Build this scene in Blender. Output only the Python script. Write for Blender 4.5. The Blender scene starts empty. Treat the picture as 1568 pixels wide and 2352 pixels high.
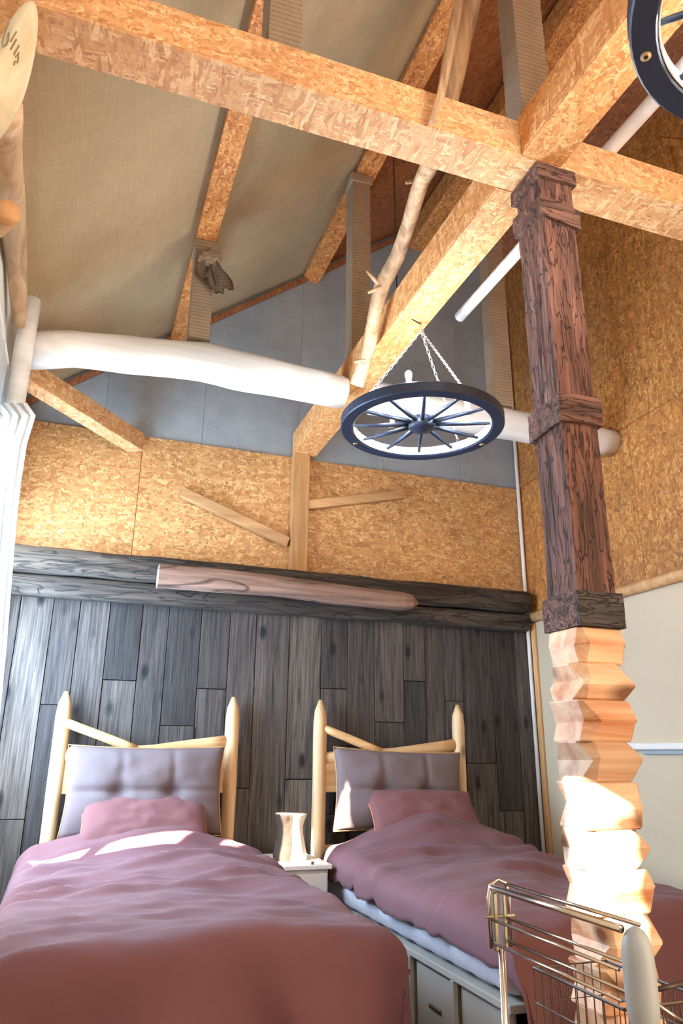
import bpy, bmesh, math, random
from mathutils import Vector, Matrix, noise
random.seed(7)
SC = bpy.context.scene
COL = SC.collection

# ------------------------------------------------------------ camera
CAM_Z = 1.15
FPX, PITCH, YAW, ROLL = 1678.5, .31986, .33987, .010235
fw = Vector((math.sin(YAW)*math.cos(PITCH), math.cos(YAW)*math.cos(PITCH), math.sin(PITCH)))
r0 = Vector((math.cos(YAW), -math.sin(YAW), 0)); u0 = r0.cross(fw)
rt = r0*math.cos(ROLL) + u0*math.sin(ROLL)
up = u0*math.cos(ROLL) - r0*math.sin(ROLL)
cd = bpy.data.cameras.new('camera'); cam = bpy.data.objects.new('camera', cd); COL.objects.link(cam)
cd.sensor_fit = 'VERTICAL'; cd.sensor_height = 36; cd.sensor_width = 24; cd.lens = FPX/2352*36
cd.clip_start = .02
M4 = Matrix.Identity(4)
for i in range(3):
    M4[i][0] = rt[i]; M4[i][1] = up[i]; M4[i][2] = -fw[i]
M4.translation = (0, 0, CAM_Z)
cam.matrix_world = M4
SC.camera = cam
def ray(x, y): return rt*((x-784)/FPX) - up*((y-1176)/FPX) + fw
O3 = Vector((0, 0, CAM_Z))
def atX(x, y, X): d = ray(x, y); return O3 + d*(X/d.x)       # measured points of the room, found on known planes
def atY(x, y, Y): d = ray(x, y); return O3 + d*(Y/d.y)
def atZ(x, y, Z): d = ray(x, y); return O3 + d*((Z-CAM_Z)/d.z)

# ------------------------------------------------------------ world, sun, window light, exposure
w = bpy.data.worlds.new('world'); SC.world = w; w.use_nodes = True
bg = w.node_tree.nodes['Background']
bg.inputs[0].default_value = (.86, .93, 1, 1); bg.inputs[1].default_value = .5
SUN_H = Vector((.85, .527)); SUN_T = math.tan(math.radians(25))
sd = bpy.data.lights.new('sun', 'SUN'); so = bpy.data.objects.new('sun', sd); COL.objects.link(so)
sd.energy = 75; sd.angle = .009; sd.color = (1, .95, .86)
so.rotation_euler = Vector((SUN_H.x, SUN_H.y, -SUN_T)).to_track_quat('-Z', 'Y').to_euler()
so.location = (-6, -3, 8)
def area(name, loc, direction, sx, sy, e, col):
    l = bpy.data.lights.new(name, 'AREA'); o = bpy.data.objects.new(name, l); COL.objects.link(o)
    l.shape = 'RECTANGLE'; l.size = sx; l.size_y = sy; l.energy = e; l.color = col
    o.location = loc; o.rotation_euler = Vector(direction).to_track_quat('-Z', 'Z').to_euler()
    return o
area('window_daylight', (-.72, 3.95, 1.6), (1, .15, -.05), 1.1, 1.5, 290, (.22, .54, 1))      # bluish sky light entering by the bedside window
area('room_fill', (1.2, -1.3, 3.0), (.1, 1, -.12), 2.6, 1.2, 34, (1, .96, .90))       # added fill light behind the camera, stands for no actual lamp
SC.view_settings.view_transform = 'Standard'; SC.view_settings.look = 'None'
SC.view_settings.gamma = 1; SC.view_settings.exposure = .12
SC.view_settings.use_curve_mapping = False
SC.cycles.use_denoising = True; SC.cycles.max_bounces = 7; SC.cycles.diffuse_bounces = 4
SC.cycles.sample_clamp_indirect = 8; SC.cycles.caustics_reflective = False; SC.cycles.caustics_refractive = False

# ------------------------------------------------------------ materials
def lin(c): return tuple((v/12.92 if v <= .04045 else ((v+.055)/1.055)**2.4) for v in (c[0]/255, c[1]/255, c[2]/255)) + (1,)
def base_mat(name, rough=.7, metal=0):
    m = bpy.data.materials.new(name); m.use_nodes = True
    b = m.node_tree.nodes['Principled BSDF']; b.inputs['Roughness'].default_value = rough; b.inputs['Metallic'].default_value = metal
    return m, m.node_tree.nodes, m.node_tree.links, b
def coords(n, l, scale=(1, 1, 1), rot=(0, 0, 0), rnd=True):
    tc = n.new('ShaderNodeTexCoord'); mp = n.new('ShaderNodeMapping')
    mp.inputs['Scale'].default_value = scale; mp.inputs['Rotation'].default_value = rot
    if rnd:
        oi = n.new('ShaderNodeObjectInfo'); sc = n.new('ShaderNodeVectorMath'); sc.operation = 'SCALE'; sc.inputs[0].default_value = (13, 7, 9)
        l.new(oi.outputs['Random'], sc.inputs['Scale'])
        ad = n.new('ShaderNodeVectorMath'); ad.operation = 'ADD'
        l.new(tc.outputs['Object'], ad.inputs[0]); l.new(sc.outputs[0], ad.inputs[1]); l.new(ad.outputs[0], mp.inputs['Vector'])
    else: l.new(tc.outputs['Object'], mp.inputs['Vector'])
    return mp.outputs[0]
def noise_n(n, l, vec, scale, detail=4, rough=.55, dist=0):
    t = n.new('ShaderNodeTexNoise'); t.inputs['Scale'].default_value = scale; t.inputs['Detail'].default_value = detail
    t.inputs['Roughness'].default_value = rough; t.inputs['Distortion'].default_value = dist; l.new(vec, t.inputs['Vector']); return t.outputs['Fac']
def ramp(n, l, fac, stops):
    r = n.new('ShaderNodeValToRGB'); e = r.color_ramp.elements
    while len(e) < len(stops): e.new(.5)
    for k, (p, c) in enumerate(stops): e[k].position = p; e[k].color = c
    l.new(fac, r.inputs[0]); return r.outputs[0]
def mix(n, l, a, b, fac, mode='MIX'):
    m = n.new('ShaderNodeMix'); m.data_type = 'RGBA'; m.blend_type = mode
    for s, v in ((m.inputs[0], fac), (m.inputs[6], a), (m.inputs[7], b)):
        if isinstance(v, (int, float, tuple)): s.default_value = v
        else: l.new(v, s)
    return m.outputs[2]
def bump(n, l, b, h, strength=.4, dist=.01):
    bp = n.new('ShaderNodeBump'); bp.inputs['Strength'].default_value = strength; bp.inputs['Distance'].default_value = dist
    l.new(h, bp.inputs['Height']); l.new(bp.outputs[0], b.inputs['Normal'])
def wood(name, dark, light, axis=2, grain=22, rough=.75, knots=0, bmp=.35, vary=0, coat=0, bd=.006, crack=0, fac=.06):
    m, n, l, b = base_mat(name, rough)
    s = [grain]*3; s[axis] = grain*fac
    v = coords(n, l, tuple(s)); f = noise_n(n, l, v, 1, 6, .6, .6)
    hgt = f
    if crack:
        sc_ = [crack]*3; sc_[axis] = crack*.14
        cf = noise_n(n, l, coords(n, l, tuple(sc_)), 1, 2, .5, 1.2)
        ck = ramp(n, l, cf, [(.468, (1, 1, 1, 1)), (.495, (.3, .27, .26, 1)), (.505, (.3, .27, .26, 1)), (.532, (1, 1, 1, 1))])
        hgt = mix(n, l, f, ck, .6)
    s2 = [3]*3; s2[axis] = .8
    g = noise_n(n, l, coords(n, l, tuple(s2)), 1, 3, .5, .3)
    c = ramp(n, l, f, [(.3, lin(dark)), (.68, lin(light))])
    g2 = ramp(n, l, g, [(.3, (.62, .6, .58, 1)), (.7, (1.1, 1.08, 1.05, 1))])
    c = mix(n, l, c, g2, 1.0, 'MULTIPLY')
    if knots:
        vo = n.new('ShaderNodeTexVoronoi'); s3 = [knots]*3; s3[axis] = knots*.45
        l.new(coords(n, l, tuple(s3)), vo.inputs['Vector']); vo.inputs['Scale'].default_value = 1
        k = ramp(n, l, vo.outputs['Distance'], [(.08, (0, 0, 0, 1)), (.2, (1, 1, 1, 1))])
        c = mix(n, l, tuple(x*.3 for x in lin(dark)[:3]) + (1,), c, k)
    if vary:
        oi = n.new('ShaderNodeObjectInfo')
        rr = ramp(n, l, oi.outputs['Random'], [(0, (1-vary, 1-vary, 1-vary*.9, 1)), (1, (1+vary*.9, 1+vary*.88, 1+vary*.85, 1))])
        c = mix(n, l, c, rr, 1.0, 'MULTIPLY')
    if crack: c = mix(n, l, c, ck, 1.0, 'MULTIPLY')
    l.new(c, b.inputs['Base Color']); bump(n, l, b, hgt, bmp, bd)
    return m
def osb(name, a=(150, 92, 40), mid=(200, 142, 74), c3=(236, 196, 132), long=0, sc=1.0):
    m, n, l, b = base_mat(name, .62)
    cols = None; hh = None
    for k, (rot, ax) in enumerate((((.2, .35, .5), long), ((-.5, .3, -.7), long), ((.9, -.6, 1.2), (long+1) % 3))):
        s = [70*sc]*3; s[ax] = 20*sc
        vo = n.new('ShaderNodeTexVoronoi'); vo.inputs['Scale'].default_value = 1; vo.inputs['Randomness'].default_value = 1
        cv = coords(n, l, tuple(s), rot)
        ds = n.new('ShaderNodeTexNoise'); ds.inputs['Scale'].default_value = .35; l.new(cv, ds.inputs['Vector'])
        av = n.new('ShaderNodeVectorMath'); av.operation = 'MULTIPLY_ADD'; av.inputs[1].default_value = (4.5, 4.5, 4.5)
        ds.inputs['Detail'].default_value = 3; ds.inputs['Scale'].default_value = .5; l.new(ds.outputs['Color'], av.inputs[0]); l.new(cv, av.inputs[2]); l.new(av.outputs[0], vo.inputs['Vector'])
        sp = n.new('ShaderNodeSeparateColor'); l.new(vo.outputs['Color'], sp.inputs[0])
        c = ramp(n, l, sp.outputs[k], [(0, lin(a)), (.45, lin(mid)), (.62, lin(mid)), (1, lin(c3))])
        if cols is None: cols = c; hh = sp.outputs[0]
        else:
            fac = ramp(n, l, sp.outputs[(k+1) % 3], [(.45, (0, 0, 0, 1)), (.55, (1, 1, 1, 1))])
            cols = mix(n, l, cols, c, fac)
    big = noise_n(n, l, coords(n, l, (1.6, 1.6, 1.6)), 1, 3)
    cols = mix(n, l, cols, ramp(n, l, big, [(.3, (.82, .8, .78, 1)), (.7, (1.08, 1.06, 1.02, 1))]), 1.0, 'MULTIPLY')
    fine = noise_n(n, l, coords(n, l, (90, 90, 90)), 1, 3)
    cols = mix(n, l, cols, ramp(n, l, fine, [(.3, (.85, .84, .82, 1)), (.6, (1.04, 1.04, 1.04, 1))]), 1.0, 'MULTIPLY')
    l.new(cols, b.inputs['Base Color']); bump(n, l, b, hh, .15, .002)
    return m
def plain(name, c, rough=.7, metal=0, mott=.12, scale=4, bmp=.15, bs=60, bd=.003, sheen=0):
    m, n, l, b = base_mat(name, rough, metal)
    f = noise_n(n, l, coords(n, l, (scale,)*3), 1, 4)
    cc = ramp(n, l, f, [(.3, tuple(v*(1-mott) for v in lin(c)[:3])+(1,)), (.7, tuple(min(1, v*(1+mott)) for v in lin(c)[:3])+(1,))])
    l.new(cc, b.inputs['Base Color'])
    if bmp: bump(n, l, b, noise_n(n, l, coords(n, l, (bs,)*3), 1, 4), bmp, bd)
    if sheen: b.inputs['Sheen Weight'].default_value = sheen
    return m
def emis(name, c, s):
    m = bpy.data.materials.new(name); m.use_nodes = True; n = m.node_tree.nodes; n.clear()
    e = n.new('ShaderNodeEmission'); e.inputs[0].default_value = c; e.inputs[1].default_value = s
    o = n.new('ShaderNodeOutputMaterial'); m.node_tree.links.new(e.outputs[0], o.inputs[0]); return m
def weave(name, c, thr=260, translucent=0, streak=.1):
    m, n, l, b = base_mat(name, .9)
    f = noise_n(n, l, coords(n, l, (2.2, 2.2, 2.2)), 1, 4)
    c0 = ramp(n, l, f, [(.3, tuple(v*(1-streak) for v in lin(c)[:3])+(1,)), (.7, tuple(v*(1+streak) for v in lin(c)[:3])+(1,))])
    t1 = noise_n(n, l, coords(n, l, (thr, 8, thr*.5)), 1, 2); t2 = noise_n(n, l, coords(n, l, (8, thr, 8)), 1, 2)
    th = mix(n, l, t1, t2, .5)
    c1 = mix(n, l, c0, ramp(n, l, th, [(.35, (.86, .85, .84, 1)), (.65, (1.06, 1.06, 1.06, 1))]), 1.0, 'MULTIPLY')
    l.new(c1, b.inputs['Base Color'])
    bump(n, l, b, th, .2, .002)
    if translucent:
        tr = n.new('ShaderNodeBsdfTranslucent'); l.new(c1, tr.inputs[0])
        ms = n.new('ShaderNodeMixShader'); ms.inputs[0].default_value = translucent
        out = n['Material Output']; l.new(b.outputs[0], ms.inputs[1]); l.new(tr.outputs[0], ms.inputs[2]); l.new(ms.outputs[0], out.inputs[0])
    return m
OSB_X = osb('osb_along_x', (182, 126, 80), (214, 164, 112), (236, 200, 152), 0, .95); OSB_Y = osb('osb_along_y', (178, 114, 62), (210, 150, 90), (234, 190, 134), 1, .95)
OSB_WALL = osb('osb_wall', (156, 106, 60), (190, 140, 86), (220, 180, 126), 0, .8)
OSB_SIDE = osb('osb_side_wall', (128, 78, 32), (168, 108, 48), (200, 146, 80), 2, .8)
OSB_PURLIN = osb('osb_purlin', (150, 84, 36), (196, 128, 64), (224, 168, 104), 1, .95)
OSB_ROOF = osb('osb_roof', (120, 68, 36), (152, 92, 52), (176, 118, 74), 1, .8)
BURLAP = weave('burlap', (172, 150, 114))
GREYFELT = weave('grey_felt', (148, 155, 158), 120, 0, .08)
PLANK = wood('weathered_plank', (30, 26, 23), (98, 89, 81), 2, 80, .85, 7, .5, .5, 0, .006, 0, .035)
HEADER = wood('charred_log', (26, 23, 21), (92, 80, 68), 0, 34, .85, 0, .8, .1, 0, .01, 16)
SHELFLOG = wood('shelf_log', (96, 74, 62), (172, 136, 116), 0, 24, .75, 0, .5, 0, 0, .006, 5)
PINE = wood('pale_pine', (192, 148, 98), (232, 202, 156), 2, 20, .55, 7, .15)
PINE_X = wood('pale_pine_rail', (198, 148, 92), (238, 202, 148), 0, 20, .55, 7, .15)
PINE_WALL = wood('pine_stick', (176, 126, 78), (214, 168, 116), 0, 20, .65, 0, .2)
PINE_POST = wood('wall_post_wood', (176, 124, 72), (212, 164, 108), 2, 20, .65, 0, .2)
BRANCH = wood('branch_wood', (150, 112, 78), (216, 182, 142), 2, 24, .7, 5, .5)
PLATELOG = wood('plate_log', (178, 140, 104), (226, 198, 160), 1, 18, .65, 5, .25)
REDWOOD = wood('rough_red_wood', (56, 33, 26), (150, 106, 90), 2, 34, .85, 0, 1.0, 0, 0, .012, 42)
REDWOOD_X = wood('rough_red_band', (56, 36, 29), (146, 106, 90), 0, 34, .85, 0, 1.0, .1, 0, .012, 40)
BLACKBAND = wood('blackened_band', (28, 25, 24), (96, 88, 84), 0, 34, .8, 0, .9, 0, 0, .012, 40)
CARVED = wood('carved_pine', (188, 120, 76), (240, 214, 176), 0, 14, .55, 5, .25, .18)
FABPOST = weave('grey_wrapped_fabric', (150, 130, 106), 90, 0, .12)
_n, _l = FABPOST.node_tree.nodes, FABPOST.node_tree.links
_w = _n.new('ShaderNodeTexWave'); _w.inputs['Scale'].default_value = 16; _w.inputs['Distortion'].default_value = 1.5
_l.new(coords(_n, _l, (.35, .35, 1), (.2, .1, 0)), _w.inputs['Vector']); _w.bands_direction = 'Z'
_b = _n['Principled BSDF']; _old = _b.inputs['Base Color'].links[0].from_socket
_l.new(mix(_n, _l, _old, ramp(_n, _l, _w.outputs['Fac'], [(.0, (.72, .71, .7, 1)), (.5, (1, 1, 1, 1))]), 1.0, 'MULTIPLY'), _b.inputs['Base Color'])
WHITEWOOD = wood('white_painted_log', (220, 222, 220), (248, 249, 248), 0, 14, .55, 0, .3)
WHITE = plain('white_paint', (232, 234, 232), .55, 0, .03, 3, .05)
CREAM = plain('cream_plaster', (192, 174, 146), .85, 0, .05, 2, .25, 40)
WHITEWALL = plain('white_limewash', (222, 226, 226), .8, 0, .04, 2, .3, 30)
CURTAIN = weave('white_curtain', (236, 240, 242), 200, .72, .02)
DUVET = plain('dusty_mauve_cotton', (108, 70, 72), .92, 0, .06, 3, .25, 240, .001, .04)
PILLOW = plain('brick_mauve_cotton', (112, 70, 68), .92, 0, .06, 3, .25, 240, .001, .04)
PIPING = plain('rust_piping', (190, 106, 72), .8)
TAUPE = plain('taupe_linen', (106, 91, 90), .92, 0, .05, 4, .25, 260, .001)
SHEET = weave('white_sheet', (214, 218, 232), 260, 0, .02)
GREYWHITE = plain('greyish_white_board', (184, 184, 176), .6, 0, .05, 6, .05)
DARKBOX = plain('brown_box_board', (92, 70, 58), .8, 0, .12, 6, .1)
NAVY = plain('dark_blue_paint', (34, 46, 66), .45, 0, .1, 8, .1)
STEELW = plain('pale_zinc', (196, 200, 206), .35, .7, .05)
CHROME = plain('chrome', (196, 190, 180), .22, 1, .04, 10, 0)
BRASSY = plain('dull_nickel', (132, 126, 108), .4, .9, .1, 30, .05)
PADDLE = wood('cream_peeled_wood', (204, 190, 150), (234, 224, 196), 2, 12, .6, 0, .15)
GREYPLAST = plain('grey_plastic', (150, 160, 166), .5, 0, .03, 4, .03)
BLACKWIRE = plain('dark_wire', (70, 58, 50), .5, .5, .1)
DARKCORD = plain('black_cord', (30, 28, 30), .7)
BARK = plain('birch_bark', (84, 66, 52), .85, 0, .35, 14, .8, 30, .008)
WAXY = plain('pale_stump_wood', (236, 222, 196), .6, 0, .08, 5, .15)
FLOORM = wood('floor_boards', (88, 52, 38), (132, 84, 62), 1, 14, .55, 0, .2)
BULB = emis('bulb_light', (.86, .94, 1, 1), 1400)
CARVE = plain('carved_groove', (138, 126, 96), .9)

# ------------------------------------------------------------ helpers
def tag(o, label=None, cat=None, group=None, kind=None):
    if label: o['label'] = label
    if cat: o['category'] = cat
    if group: o['group'] = group
    if kind: o['kind'] = kind
    return o
def thing(name, base, label, cat, group=None):
    o = bpy.data.objects.new(name, None); o.empty_display_size = .1; o.location = base; COL.objects.link(o)
    return tag(o, label, cat, group)
def emit(name, bm, mats, parent=None, smooth=False, base=None):
    bmesh.ops.recalc_face_normals(bm, faces=bm.faces)
    if parent is not None:
        b = Vector((0, 0, 0)); p = parent
        while p is not None: b += p.location; p = p.parent
    else:
        if base is None:
            lo = Vector((min(v.co.x for v in bm.verts), min(v.co.y for v in bm.verts), min(v.co.z for v in bm.verts)))
            hi = Vector((max(v.co.x for v in bm.verts), max(v.co.y for v in bm.verts), 0))
            base = Vector(((lo.x+hi.x)/2, (lo.y+hi.y)/2, lo.z))
        b = Vector(base)
    for v in bm.verts: v.co -= b
    me = bpy.data.meshes.new(name); bm.to_mesh(me); bm.free()
    if not isinstance(mats, (list, tuple)): mats = [mats]
    for m in mats: me.materials.append(m)
    if smooth:
        for p in me.polygons: p.use_smooth = True
    o = bpy.data.objects.new(name, me); COL.objects.link(o)
    if parent is not None: o.parent = parent
    else: o.location = b
    return o
def addbox(bm, x0, x1, y0, y1, z0, z1, bev=0, mi=0):
    t = bmesh.new(); bmesh.ops.create_cube(t, size=1)
    for v in t.verts: v.co = Vector((x0+(v.co.x+.5)*(x1-x0), y0+(v.co.y+.5)*(y1-y0), z0+(v.co.z+.5)*(z1-z0)))
    if bev: bmesh.ops.bevel(t, geom=t.edges[:], offset=bev, segments=1, affect='EDGES')
    join(bm, t, mi); return bm
def join(bm, t, mi=0):
    vm = {v: bm.verts.new(v.co) for v in t.verts}
    for f in t.faces:
        nf = bm.faces.new([vm[v] for v in f.verts]); nf.material_index = mi
    t.free()
def box(x0, x1, y0, y1, z0, z1, bev=0):
    return addbox(bmesh.new(), x0, x1, y0, y1, z0, z1, bev)
def frames(pts):
    out = []; prev = None
    for i, p in enumerate(pts):
        d = (pts[min(i+1, len(pts)-1)] - pts[max(i-1, 0)]).normalized()
        if prev is None:
            a = Vector((0, 0, 1)) if abs(d.z) < .8 else Vector((1, 0, 0))
            n = d.cross(a).normalized()
        else: n = (prev - d*prev.dot(d)).normalized()
        prev = n; out.append((n, d.cross(n).normalized(), d))
    return out
def addtube(bm, pts, rad, seg=10, rough=0, seed=0, flat=(1, 1), mi=0, caps=True):
    pts = [Vector(p) for p in pts]
    if isinstance(rad, (int, float)): rad = [rad]*len(pts)
    rings = []
    for i, ((n, b, d), p, r) in enumerate(zip(frames(pts), pts, rad)):
        ring = []
        for k in range(seg):
            a = 2*math.pi*k/seg
            q = n*math.cos(a)*flat[0] + b*math.sin(a)*flat[1]
            rr = r*(1 + rough*noise.noise(Vector((p.x*4+seed, p.y*4, p.z*4)) + q*1.6))
            ring.append(bm.verts.new(p + q*rr))
        rings.append(ring)
    for i in range(len(rings)-1):
        for k in range(seg):
            f = bm.faces.new((rings[i][k], rings[i][(k+1) % seg], rings[i+1][(k+1) % seg], rings[i+1][k])); f.material_index = mi
    if caps:
        f = bm.faces.new(rings[0][::-1]); f.material_index = mi
        f = bm.faces.new(rings[-1]); f.material_index = mi
    return bm
def tube(*a, **k): return addtube(bmesh.new(), *a, **k)
def subdiv(pts, n):
    pts = [Vector(p) for p in pts]; out = []
    for i in range(len(pts)-1):
        for k in range(n): out.append(pts[i].lerp(pts[i+1], k/n))
    out.append(pts[-1]); return out
def lerps(vals, n):
    out = []
    for i in range(len(vals)-1):
        for k in range(n): out.append(vals[i] + (vals[i+1]-vals[i])*k/n)
    out.append(vals[-1]); return out
def beambox(bm, p, q, wv, hv, bev=.003):
    """bar from p to q with half extents along the vectors wv and hv"""
    t = bmesh.new(); vs = []
    for s in (p, q):
        s = Vector(s); wv = Vector(wv); hv = Vector(hv)
        vs.append([t.verts.new(s+wv+hv), t.verts.new(s-wv+hv), t.verts.new(s-wv-hv), t.verts.new(s+wv-hv)])
    t.faces.new(vs[0]); t.faces.new(vs[1][::-1])
    for k in range(4): t.faces.new((vs[0][k], vs[0][(k+1) % 4], vs[1][(k+1) % 4], vs[1][k]))
    if bev: bmesh.ops.bevel(t, geom=t.edges[:], offset=bev, segments=1, affect='EDGES')
    join(bm, t); return bm

XL, XR, YB = -.5, 3.08, 4.6
# ------------------------------------------------------------ floor
fl = thing('floor', (0, 0, 0), None, None); fl['kind'] = 'structure'
emit('subfloor', box(XL-.1, XR+.1, -2.2, YB+.1, -.06, -.012), FLOORM, fl)
x = XL
while x < XR:
    emit('board', box(x+.002, min(x+.138, XR), -2.2, YB, -.012, 0, .002), FLOORM, fl); x += .14

# ------------------------------------------------------------ back wall
wb = thing('wall_back', (1.29, YB, 0), None, None); wb['kind'] = 'structure'
def roofz(x): return 3.62 + .765*x if x < 2.28 else 3.62+.765*2.28 - .45*(x-2.28)
def prismXZ(poly, y0, y1):
    bm = bmesh.new(); a = [bm.verts.new((x, y0, z)) for x, z in poly]; b = [bm.verts.new((x, y1, z)) for x, z in poly]
    bm.faces.new(a); bm.faces.new(b[::-1])
    for k in range(len(poly)): bm.faces.new((a[k], a[(k+1) % len(poly)], b[(k+1) % len(poly)], b[k]))
    return bm
emit('backing', prismXZ([(XL-.1, 0), (XR+.1, 0), (XR+.1, roofz(XR)+.1), (2.28, roofz(2.28)+.1), (XL-.1, roofz(XL-.1)+.1)], YB+.02, YB+.1), DARKBOX, wb)
# grey gable panels with slightly proud seams
gx = [XL, -.02, .62, 1.30, 1.95, 2.58, XR]
for a, b in zip(gx, gx[1:]):
    poly = [(a+.001, 3.1), (b-.001, 3.1), (b-.001, roofz(b)+.05)]
    if a < 2.28 < b: poly.append((2.28, roofz(2.28)+.05))
    poly.append((a+.001, roofz(a)+.05))
    emit('gable_panel', prismXZ(poly, YB+.002, YB+.02), GREYFELT, wb)
for a, b in ((XL, .24), (.24, 1.30), (1.30, XR)):
    emit('osb_panel', box(a+.0015, b-.0015, YB-.012, YB+.02, 2.2, 3.12, .001), OSB_WALL, wb)
# vertical weathered planks, one object each
edges = [-.5, -.35, -.17, -.02, .15, .34, .50, .70, .88, 1.05, 1.27, 1.49, 1.67, 1.86, 2.07, 2.23, 2.38, 2.52, 2.75, 2.94, XR-.02]
joints = {3: [1.1], 4: [1.55], 5: [.9], 6: [1.30, .7], 7: [1.52], 8: [.95], 9: [], 10: [1.0], 11: [1.55, .8], 12: [1.2], 13: [1.35, .6], 14: [1.62, .9], 15: [], 16: [1.5], 17: [1.1], 18: [.8], 2: [1.4], 1: [.8], 0: [1.2], 19: []}
for i in range(len(edges)-1):
    zs = [0] + sorted(joints.get(i, [])) + [2.06]
    for z0, z1 in zip(zs, zs[1:]):
        d = random.uniform(0, .014)
        emit('plank', box(edges[i]+.002, edges[i+1]-.002, YB-.022-d, YB+.02, z0+.002, z1-.002, .002), PLANK, wb)

# ------------------------------------------------------------ right wall
wr = thing('wall_right', (XR, 1.2, 0), None, None); wr['kind'] = 'structure'
emit('plaster', box(XR, XR+.1, -2.2, YB, 0, 2.1), CREAM, wr)
emit('backing', box(XR+.02, XR+.1, -2.2, YB, 2.1, 5.3), DARKBOX, wr)
for a, b in ((4.6, 3.35), (3.35, 2.1), (2.1, .85), (.85, -.6), (-.6, -2.2)):
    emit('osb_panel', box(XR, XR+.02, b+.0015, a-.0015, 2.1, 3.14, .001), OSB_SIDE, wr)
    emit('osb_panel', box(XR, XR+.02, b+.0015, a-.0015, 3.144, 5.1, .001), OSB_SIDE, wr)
emit('seam_batten', box(XR-.012, XR, -2.2, YB, 3.125, 3.16, .003), OSB_SIDE, wr)
for a_, b_ in (((1425, 405), (1522, 325)), ((1522, 325), (1600, 334)), ((1527, 335), (1556, 450))):
    beambox(bm := bmesh.new(), atX(*a_, XR-.01), atX(*b_, XR-.01), (0, .03, 0) if a_[0] == 1527 else (0, 0, .03), (.01, 0, 0)); emit('batten', bm, OSB_SIDE, wr)
o = emit('trim_1', tube(subdiv([(XR-.02, -2.2, 2.10), (XR-.02, YB-.05, 2.10)], 12), .035, 10, .12, 3), PINE_WALL, None, True); o['kind'] = 'structure'
# ------------------------------------------------------------ left wall with the window
wl = thing('wall_left', (XL, 1.2, 0), None, None); wl['kind'] = 'structure'
W1 = (2.75, 4.42, .85, 2.62)                       # bedside window y0 y1 z0 z1
PIL = Vector((1.39, 1.78)); tt = (PIL.x-(XL-.05))/SUN_H.x; wy = PIL.y - SUN_H.y*tt; wz = SUN_T*tt
W2 = (wy-.15, wy+.135, .68+wz, 1.09+wz)  # second window is added out of view, sized for the sun patch on the pillar
ys = [-2.2, W2[0], W2[1], W1[0], W1[1], YB]
def wbox(y0, y1, z0, z1): emit('panel', box(XL-.1, XL, y0, y1, z0, z1), WHITEWALL, wl)
wbox(-2.2, W2[0], 0, 3.3); wbox(W2[0], W2[1], 0, W2[2]); wbox(W2[0], W2[1], W2[3], 3.3)
wbox(W2[1], W1[0], 0, 3.3); wbox(W1[0], W1[1], 0, W1[2]); wbox(W1[0], W1[1], W1[3], 3.3); wbox(W1[1], YB, 0, 3.3)
def window(name, W, mull):
    t = thing(name, (XL-.05, (W[0]+W[1])/2, W[2]), None, None); t['kind'] = 'structure'
    f = .035
    for q in ((W[0], W[0]+f, W[2], W[3]), (W[1]-f, W[1], W[2], W[3]), (W[0]+f, W[1]-f, W[2], W[2]+f), (W[0]+f, W[1]-f, W[3]-f, W[3])):
        emit('frame_bar', box(XL-.08, XL-.03, q[0], q[1], q[2], q[3], .004), WHITE, t)
    for y in mull: emit('mullion', box(XL-.07, XL-.04, y-.012, y+.012, W[2]+f, W[3]-f, .003), WHITE, t)
    return t
window('window_1', W1, [3.62]); window('added_window_2', W2, [])

# ------------------------------------------------------------ roof
def slab(name, x0, x1, z0, z1, mat):
    bm = bmesh.new(); beambox(bm, ((x0+x1)/2, -2.2, (z0+z1)/2+.015), ((x0+x1)/2, YB+.02, (z0+z1)/2+.015), ((x1-x0)/2, 0, (z1-z0)/2), (0, 0, .015), 0)
    o = emit(name, bm, mat); o['kind'] = 'structure'; return o
slab('ceiling', XL-.12, 1.30, 3.66+.765*(XL-.12), 3.66+.765*1.30, BURLAP)
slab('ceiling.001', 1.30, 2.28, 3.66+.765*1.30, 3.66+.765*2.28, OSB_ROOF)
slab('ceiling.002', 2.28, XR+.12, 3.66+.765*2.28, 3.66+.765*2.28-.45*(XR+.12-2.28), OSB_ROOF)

# ------------------------------------------------------------ timbers
def timber(name, bm, mat, label, cat='beam', group=None, smooth=False):
    return tag(emit(name, bm, mat, None, smooth), label, cat, group)
# horizontal beams clad in OSB
def clad(name, x0, x1, y0, y1, z0, z1, mat, label, ax):
    t = thing(name, ((x0+x1)/2, (y0+y1)/2, z0), label, 'beam')
    emit('underside_board', box(x0, x1, y0, y1, z0, z0+.012, .0015), mat, t)
    if ax == 'x':
        emit('side_board', box(x0, x1, y0, y0+.012, z0+.013, z1, .0015), mat, t)
        emit('side_board', box(x0, x1, y1-.012, y1, z0+.013, z1, .0015), mat, t)
        emit('core', box(x0, x1, y0+.013, y1-.013, z0+.013, z1), PINE_WALL, t)
    else:
        emit('side_board', box(x0, x0+.012, y0, y1, z0+.013, z1, .0015), mat, t)
        emit('side_board', box(x1-.012, x1, y0, y1, z0+.013, z1, .0015), mat, t)
        emit('core', box(x0+.013, x1-.013, y0, y1, z0+.013, z1), PINE_WALL, t)
    return t
clad('cross_beam', XL+.02, XR-.005, 1.70, 1.86, 3.13, 3.285, OSB_X, 'large OSB clad cross beam running over the whole room on top of the square pillar', 'x')
clad('tie_beam', 1.25, 1.41, 1.862, YB-.02, 3.13, 3.30, OSB_Y, 'OSB clad beam running from the back wall post to the cross beam, wagon wheel lamp hanging under it', 'y')
clad('tie_beam', 1.25, 1.41, -1.6, 1.698, 3.13, 3.30, OSB_Y, 'OSB clad beam continuing on the near side of the cross beam behind the second wagon wheel', 'y')
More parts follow.
